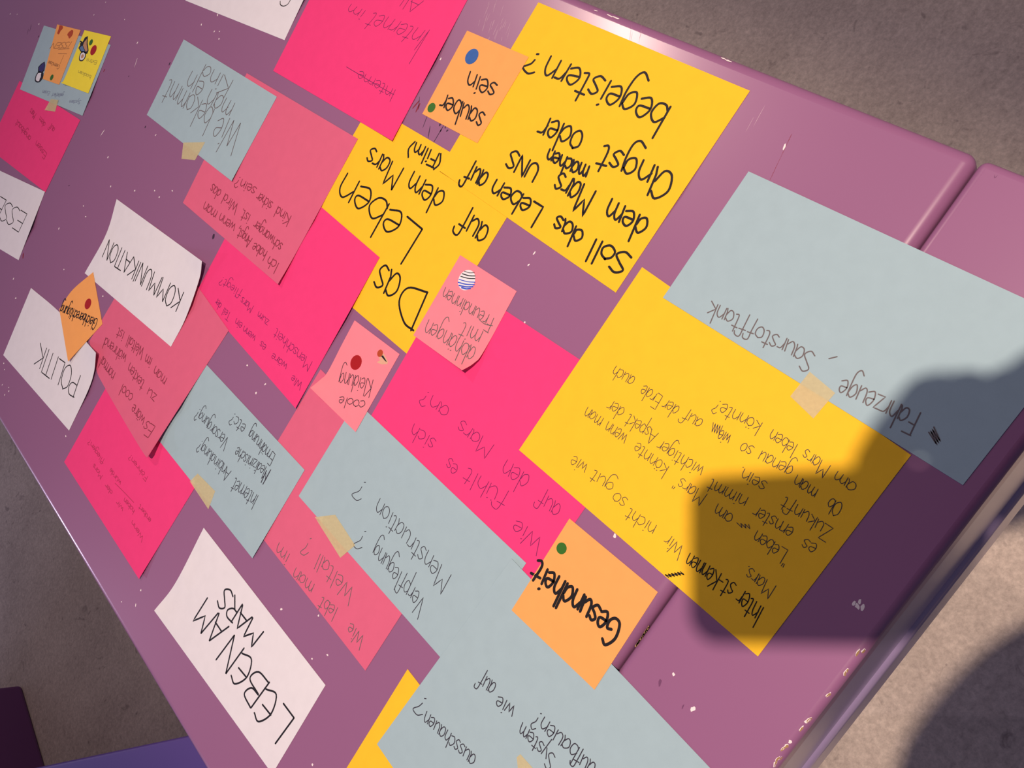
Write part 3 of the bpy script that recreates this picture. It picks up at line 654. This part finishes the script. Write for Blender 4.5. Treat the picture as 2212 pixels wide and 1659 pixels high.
for c_, m_, w_ in (((1255, 90, 1330, 100), 'sticker_black', .5), ((1240, 108, 1335, 125), 'sticker_black', .8), ((1228, 128, 1335, 145), 'sticker_black', .7), ((1215, 150, 1335, 172), 'sticker_ink_blue', .7), ((1208, 172, 1330, 190), 'sticker_ink_blue', .9), ((1215, 195, 1318, 205), 'sticker_ink_blue', 1.1), ((1235, 212, 1300, 218), 'sticker_ink_blue', 1.2)):
    k = Ink(); line(k, D3, w_, [(c_[0], c_[1]), ((c_[0] + c_[2]) / 2, (c_[1] + c_[3]) / 2 + 6), (c_[2], c_[3])], True); Pk = np.array(k.V) + [0, 0, .00006]; k.V = [tuple(v) for v in Pk]; k.build(d_, m_, 'stripe')
o = sheet('paper_card', [(186, -441), (185, -235), (280, -235), (281, -441)], 'blue_paper', 'long blue card with the words Verpflegung and Menstruation', 'card', G_CARD, mm=True, lifts=[(0, 1, 2, 30)])
k = Ink(); write(k, D7, .6, [('Verpflegung', (965, 690), (665, 330)), ('?', (640, 300), (580, 280)), ('Menstruation', (1112, 545), (675, 70), (-50, 110)), ('?', (640, 20), (575, -10))], (-45, 105))
k.build(o, 'pen_ink')
tape([(680, 1117), (724, 1112), (767, 1178), (735, 1205)], 'long cream tape at the lower edge of the long blue card, rolled at one end', lifts=[(0, 0, 5, 10)])
o = sheet('sticky_note', [(766, 692), (863, 765), (768, 933), (670, 838)], 'pink_note', 'pale pink sticky note with a red dot, its left corner bent up', 'note', G_NOTE, sides={3: [(692, 820), (708, 803), (738, 745)]}, lifts=[(0, 1, 8, 40)], step=1.5)
k = Ink(); write(k, D3, .65, [('coole', (520, 1062), (315, 1020), (-22, 80)), ('Kleidung', (575, 905), (320, 830), (-30, 130))]); k.build(o, 'pen_ink')
dot(o, (769, 783), 12, 'sticker_red', ry=16, label='large red dot sticker')
b_ = patch(o, [D3(p) for p in [(605, 700), (625, 755), (600, 770), (640, 785), (680, 782), (685, 765), (660, 715), (640, 690)]], 'masking_tape', 'microphone_sticker', .1)
patch(o, [D3(p) for p in [(632, 722), (648, 718), (676, 766), (665, 762)]], 'sticker_black', 'microphone_sticker', .17); dot(o, D3((625, 702)), 6, 'sticker_rust', 'microphone_sticker', ry=8, z=.2)
o = sheet('paper_sheet', [(306, -266), (312, -100), (455, -105), (452, -261)], 'yellow_paper', 'yellow sheet peeking out under the large blue sheet at the bottom edge', 'paper', G_SHEET, mm=True)
o = sheet('paper_sheet', [(190, -246), (198, -48), (374, -55), (364, -253)], 'blue_paper', 'large blue sheet about building a system, at the bottom edge', 'paper', G_SHEET, mm=True, lifts=[(0, .1, 1.4, 60), (0, .55, 1.6, 90)])
k = Ink(); write(k, E4, .7, [('ausschauen', (1062, 995), (575, 555)), ('?', (640, 490), (530, 430), (-75, 160))], (-55, 140)); k.build(o, 'pen_ink')
k = Ink(); write(k, E4, .7, [('wie', (1420, 545), (1260, 425)), ('auf', (1245, 340), (1110, 210), (-75, 150)), ('System', (1790, 990), (1465, 665)), ('bauen?', (2010, 920), (1600, 560), (-80, 150))], (-55, 140)); write(k, D8, .7, [('auf', (800, 1640), (680, 1545), (-45, 100))])
k.build(o, 'pen_ink')
tape([(1116, 1636), (1124, 1629), (1172, 1683), (1122, 1692)], 'cream tape at the bottom edge of the picture on the large blue sheet')
o = sheet('paper_sheet', [(1387, 577), (1968, 983), (1637, 1418), (1121, 972)], 'yellow_paper', 'yellow sheet full of thin handwriting under the shadow of a hand and phone', 'paper', G_SHEET, lifts=[(0, 1, 2.5, 30)])
k = Ink()
write(k, D4, .42, [('Wir', (1310, 1530), (1180, 1420)), ('nicht', (1105, 1365), (890, 1225)), ('so', (890, 1170), (795, 1110)), ('gut', (790, 1060), (630, 940)), ('wie', (595, 915), (480, 835)), ('Mars"', (1478, 1135), (1250, 985)), ('könnte', (1195, 925), (945, 730)), ('wenn', (892, 690), (735, 580)), ('man', (708, 565), (580, 475)), ('wichtiger', (1462, 935), (1115, 710)), ('Aspekt', (1115, 675), (890, 520)), ('der', (870, 495), (755, 420)), ('auf', (1455, 580), (1310, 500)), ('der', (1280, 480), (1165, 415)), ('Erde', (1150, 405), (1000, 310)), ('auch', (945, 265), (790, 165))], (-55, 95))
write(k, D5, .42, [('Mars.', (752, 1160), (575, 1030)), ('"Leben', (842, 965), (628, 825)), ('am', (505, 745), (405, 670)), ('es', (1000, 920), (920, 875)), ('ernster', (862, 820), (625, 680)), ('nimmt', (590, 640), (360, 520)), ('Zukunft', (1090, 820), (790, 620)), ('sein.', (705, 550), (540, 450)), ('Ob', (1152, 680), (1070, 635)), ('man', (1002, 590), (870, 500)), ('genau', (862, 455), (655, 360)), ('so', (628, 340), (555, 310)), ('wie', (492, 275), (430, 235)), ('am', (1232, 560), (1105, 475)), ('Mars', (1075, 450), (920, 345)), ('leben', (882, 330), (725, 230)), ('könnte?', (675, 200), (390, 55))], (-42, 78))
hatch(k, D5, .4, (600, 810), (530, 800), (10, 14)); hatch(k, D5, .4, (430, 245), (375, 225), (-8, 28), 9)
k.build(o, 'pen_ink')
k = Ink(); write(k, D5, .65, [('Inter', (680, 1292), (545, 1160), (-60, 120)), ('st-', (520, 1150), (425, 1090)), ('Kennen', (432, 1085), (235, 955))], (-50, 100)); hatch(k, D5, .6, (205, 1082), (105, 1100), (16, 8), 12); k.build(o, 'marker_ink', label='bolder black handwriting')
o = sheet('paper_card', [tuple(pl((1617, 370))[0]), (-112, -51), tuple(pl((2080, 1048))[0]), tuple(pl((1432, 643))[0])], 'blue_paper', 'grey-blue card with the words Fahrzeuge and Sauerstofftank, right', 'card', G_CARD, mm=True)
k = Ink(); write(k, C8, .75, [('Fahrzeuge', (1605, 1450), (1120, 1230), (-58, 130)), (',', (1110, 1140), (1050, 1110), (-50, 110)), ('Saurstofftank', (985, 1100), (340, 770), (-45, 110))]); hatch(k, C8, .7, (1700, 1570), (1670, 1600), (22, 40), 7)
k.build(o, 'pencil_grey')
tape([(1749, 803), (1804, 849), (1757, 904), (1707, 856)], 'cream tape joining the Sauerstofftank card to the yellow sheet')
o = sheet('sticky_note', [(1230, 1120), (1421, 1279), (1284, 1490), (1105, 1318)], 'orange_note', 'orange sticky note reading Gesundheit with one green dot', 'note', G_NOTE, step=2)
k = Ink(); write(k, D8, 2.0, [('Gesundhei', (958, 800), (500, 462), (-66, 150)), ('t', (505, 445), (450, 410), (-60, 130))]); k.build(o, 'marker_ink')
dot(o, (1213, 1184.5), 11, 'sticker_green', ry=13, label='green dot sticker')
o = sheet('paper_card', [(440, 1140), (703, 1480), (588, 1672), (333, 1319)], 'white_paper', 'white card reading LEBEN AM MARS, lower left', 'card', G_CARD, sides={3: [(379, 1259)]}, lifts=[(0, 1, 4, 45), (0, .5, 2, 35)])
k = Ink(); write(k, D6, 1.5, [('LεBεN', (2118, 1308), (1680, 685), (-128, 190)), ('AM', (1640, 650), (1490, 440), (-110, 150)), ('MARS', (1892, 685), (1635, 355), (-75, 125))]); k.build(o, 'marker_ink')

# ------------------------------------------------------------------ bench and cabinet on the floor, lower left
a_, b_ = np.array(atz((383, 1594), .45)[0])[:2], np.array(atz((75, 1659), .45)[0])[:2]
u_ = (b_ - a_) / np.linalg.norm(b_ - a_); n_ = np.array([-u_[1], u_[0]])
if n_[1] < 0: n_ = -n_
bench = bpy.data.objects.new('bench', None); C.objects.link(bench)
an = math.atan2(u_[1], u_[0])
cen = a_ + u_ * .35 + n_ * .16
bench.location = (cen[0], cen[1], 0)
def rotated(name, lo, hi, m, parent, c, ang, bev=.004):
    bm = bmesh.new(); box(bm, lo, hi, bev, 3)
    for v in bm.verts:
        x, y = v.co.x, v.co.y
        v.co.x = c[0] + x * math.cos(ang) - y * math.sin(ang); v.co.y = c[1] + x * math.sin(ang) + y * math.cos(ang)
    return bm_obj(name, bm, m, parent)
tag(bench, 'blue-violet bench beside the table, its seat showing at the lower left edge', 'bench')
sgn = 1 if np.dot(n_, [-math.sin(an), math.cos(an)]) > 0 else -1
rotated('seat', (-.46, -.16, .415), (.55, .16, .45), 'bench_purple', bench, cen, an)
for xx in (-.30, .45): rotated('leg_panel', (xx, -.13, 0), (xx + .03, .13, .4145), 'bench_purple', bench, cen, an)
a_, b_ = np.array(atz((48, 1478), 0)[0])[:2], np.array(atz((100, 1655), 0)[0])[:2]
u_ = (b_ - a_) / np.linalg.norm(b_ - a_); an = math.atan2(u_[1], u_[0])
cab = bpy.data.objects.new('cabinet', None); C.objects.link(cab)
n_ = np.array([u_[1], -u_[0]])
cen = a_ + u_ * .3 + n_ * .2
cab.location = (cen[0], cen[1], 0)
tag(cab, 'dark purple wooden box standing on the floor in the lower left corner', 'cabinet')
rotated('body', (-.3, -.2, 0), (.3, .2, .47), 'cabinet_purple', cab, cen, an, .01)
rotated('lid', (-.305, -.205, .4705), (.305, .205, .49), 'bench_purple', cab, cen, an, .004)

# ------------------------------------------------------------------ the photographer beside the table, and the phone the picture was taken with
def skin(name, nodes, edges, m, parent=None, root=0, sub=2, loc=(0, 0, 0), vgroup=None):
    base = np.array(parent.location if parent else loc)
    me = bpy.data.meshes.new(name)
    me.from_pydata([tuple(np.array(n[0]) - base) for n in nodes], edges, [])
    o = bpy.data.objects.new(name, me); C.objects.link(o)
    if parent: o.parent = parent
    else: o.location = loc
    sk = o.modifiers.new('skin', 'SKIN'); sk.use_smooth_shade = True
    for k, n in enumerate(nodes):
        r = n[1] if isinstance(n[1], tuple) else (n[1], n[1])
        me.skin_vertices[0].data[k].radius = r
        me.skin_vertices[0].data[k].use_root = (k == root)
    s = o.modifiers.new('subdivision', 'SUBSURF'); s.levels = sub; s.render_levels = sub
    me.materials.append(MATS[m])
    return o
mat('skin', (0.55, 0.30, 0.21), rough=0.55, spec=0.3, noise=0.06, nscale=30)
mat('dark_jumper', (0.05, 0.055, 0.08), rough=0.9, noise=0.15, nscale=120)
mat('denim', (0.06, 0.08, 0.15), rough=0.9, noise=0.15, nscale=150)
mat('hair_brown', (0.06, 0.035, 0.02), rough=0.6, noise=0.3, nscale=200)
mat('shoe_black', (0.02, 0.02, 0.022), rough=0.5)
mat('phone_glass', (0.01, 0.01, 0.012), rough=0.15, spec=0.5)
mat('phone_case', (0.03, 0.03, 0.035), rough=0.5)
LENS = Vector((0, 0, TZ + CH))
def ph(u, v, w): return LENS + EX * u + EY * v + EZ * w
phone = bpy.data.objects.new('phone', None); C.objects.link(phone); phone.location = ph(.06, .025, .008)
tag(phone, 'black phone held above the table, whose shadow falls on the yellow sheet', 'phone')
def slab(name, u0, u1, v0, v1, w0, w1, r, m):
    bm = bmesh.new(); box(bm, (u0, v0, w0), (u1, v1, w1))
    es = [e for e in bm.edges if abs((e.verts[0].co - e.verts[1].co).z) > 1e-6]
    bmesh.ops.bevel(bm, geom=es, offset=r, segments=6, profile=.5, affect='EDGES')
    for v in bm.verts: v.co = ph(*v.co)
    return bm_obj(name, bm, m, phone)
slab('case', -.016, .136, -.014, .063, .0045, .012, .012, 'phone_case')
slab('screen', -.013, .133, -.011, .060, .0121, .0128, .010, 'phone_glass')
BX, BY = -.36, .52
fw = np.array([.6, -.8]); lf = np.array([.8, .6])
def bp(f, l, z): return (BX + fw[0] * f + lf[0] * l, BY + fw[1] * f + lf[1] * l, z)
nodes = [(bp(0, 0, .96), (.15, .11)), (bp(.02, 0, 1.12), (.14, .10)), (bp(.05, 0, 1.30), (.15, .105)), (bp(.07, 0, 1.43), (.085, .07)), (bp(.10, 0, 1.50), .052), (bp(.15, 0, 1.57), .075), (bp(.16, 0, 1.66), .095), (bp(.16, 0, 1.73), .07)]
edges = [(k, k + 1) for k in range(7)]
def chain(start, pts):
    p = start
    for q in pts: nodes.append(q); edges.append((p, len(nodes) - 1)); p = len(nodes) - 1
    return p
for s_ in (1, -1):
    chain(0, [(bp(0, .10 * s_, .88), .085), (bp(.03, .11 * s_, .50), .06), (bp(-.02, .11 * s_, .10), .042), (bp(.10, .13 * s_, .045), .036), (bp(.17, .135 * s_, .04), .03)])
sh = {1: (bp(.06, .17, 1.40), .06), -1: (bp(.06, -.17, 1.40), .06)}
wl = chain(2, [sh[1], ((-.02, .47, 1.10), .050), ((-.045, .275, 1.12), .034), ((-.042, .205, 1.135), (.058, .03))])
wr = chain(2, [sh[-1], ((-.43, .20, 1.10), .047), ((-.225, .110, 1.15), .038), ((-.130, .064, 1.155), (.040, .026)), ((-.085, .040, 1.158), (.034, .020))])
def fingers(w, base, tips):
    for b_, mid, t_ in tips: chain(w, [(b_, .011), (mid, .010), (t_, .0085)])
P_ = lambda u, v, w: tuple(ph(u, v, w))
# the left hand hangs half closed beside the phone; the right hand holds the phone by its long edge
fingers(wl, None, [((x, .178, 1.138), (x, .170, 1.118), (x + .002, .182, 1.102)) for x in (-.082, -.059, -.036, -.014)] + [((-.005, .200, 1.125), (-.002, .180, 1.108), (-.014, .168, 1.098))])
fingers(wr, None, [(P_(0.097, .095, -.014), P_(0.082, .074, -.013), P_(0.074, .050, -.008)), (P_(0.114, .095, -.016), P_(0.102, .074, -.014), P_(0.096, .046, -.008)),
                   (P_(0.130, .096, -.014), P_(0.122, .078, -.013), P_(0.116, .052, -.008)), (P_(0.140, .104, -.008), P_(0.138, .088, -.008), P_(0.134, .070, -.004)), (P_(0.094, .098, .010), P_(0.072, .082, .016), P_(0.057, .060, .018))])
person = skin('person', nodes, edges, 'skin', loc=(BX, BY, 0))
tag(person, 'person in a dark jumper standing past the table end, holding the phone in one hand', 'person')
# clothing over the body
cn, ce = [(bp(0, 0, .93), (.165, .122)), (bp(.02, 0, 1.12), (.158, .116)), (bp(.05, 0, 1.30), (.168, .12)), (bp(.07, 0, 1.425), (.10, .085))], [(0, 1), (1, 2), (2, 3)]
for s_, arm in ((1, [((-.03, .47, 1.10), .13), ((-.045, .30, 1.13), .135), ((-.045, .20, 1.138), .130), ((-.048, .148, 1.14), .085)]), (-1, [((-.43, .21, 1.10), .060), ((-.255, .103, 1.145), .046)])):
    cn.append((bp(.06, .175 * s_, 1.40), .075)); ce.append((2, len(cn) - 1))
    for q in arm: cn.append(q); ce.append((len(cn) - 2, len(cn) - 1))
skin('jumper', cn, ce, 'dark_jumper', person)
tn, te = [(bp(0, 0, .95), (.16, .12))], []
for s_ in (1, -1):
    p = 0
    for q in [(bp(0, .10 * s_, .87), .10), (bp(.03, .11 * s_, .50), .075), (bp(-.02, .11 * s_, .12), .06)]: tn.append(q); te.append((p, len(tn) - 1)); p = len(tn) - 1
skin('trousers', tn, te, 'denim', person)
skin('hair', [(bp(.10, 0, 1.56), .06), (bp(.115, 0, 1.64), .095), (bp(.14, 0, 1.71), .098), (bp(.17, 0, 1.745), .075)], [(0, 1), (1, 2), (2, 3)], 'hair_brown', person)
for s_ in (1, -1):
    skin('shoe', [(bp(-.06, .115 * s_, .055), .05), (bp(.06, .125 * s_, .05), .05), (bp(.18, .135 * s_, .042), .04)], [(0, 1), (1, 2)], 'shoe_black', person)
    skin('ear', [(bp(.145, .095 * s_, 1.625), .016), (bp(.14, .10 * s_, 1.655), .018)], [(0, 1)], 'skin', person, sub=1)
    skin('eye', [(bp(.248, .034 * s_, 1.655), .011), (bp(.254, .034 * s_, 1.655), .009)], [(0, 1)], 'shoe_black', person, sub=1)
skin('nose', [(bp(.245, 0, 1.645), .012), (bp(.268, 0, 1.615), .014), (bp(.25, 0, 1.605), .012)], [(0, 1), (1, 2)], 'skin', person, sub=1)
skin('mouth', [(bp(.235, -.022, 1.58), .006), (bp(.242, 0, 1.578), .008), (bp(.235, .022, 1.58), .006)], [(0, 1), (1, 2)], 'smudged_red', person, sub=1)
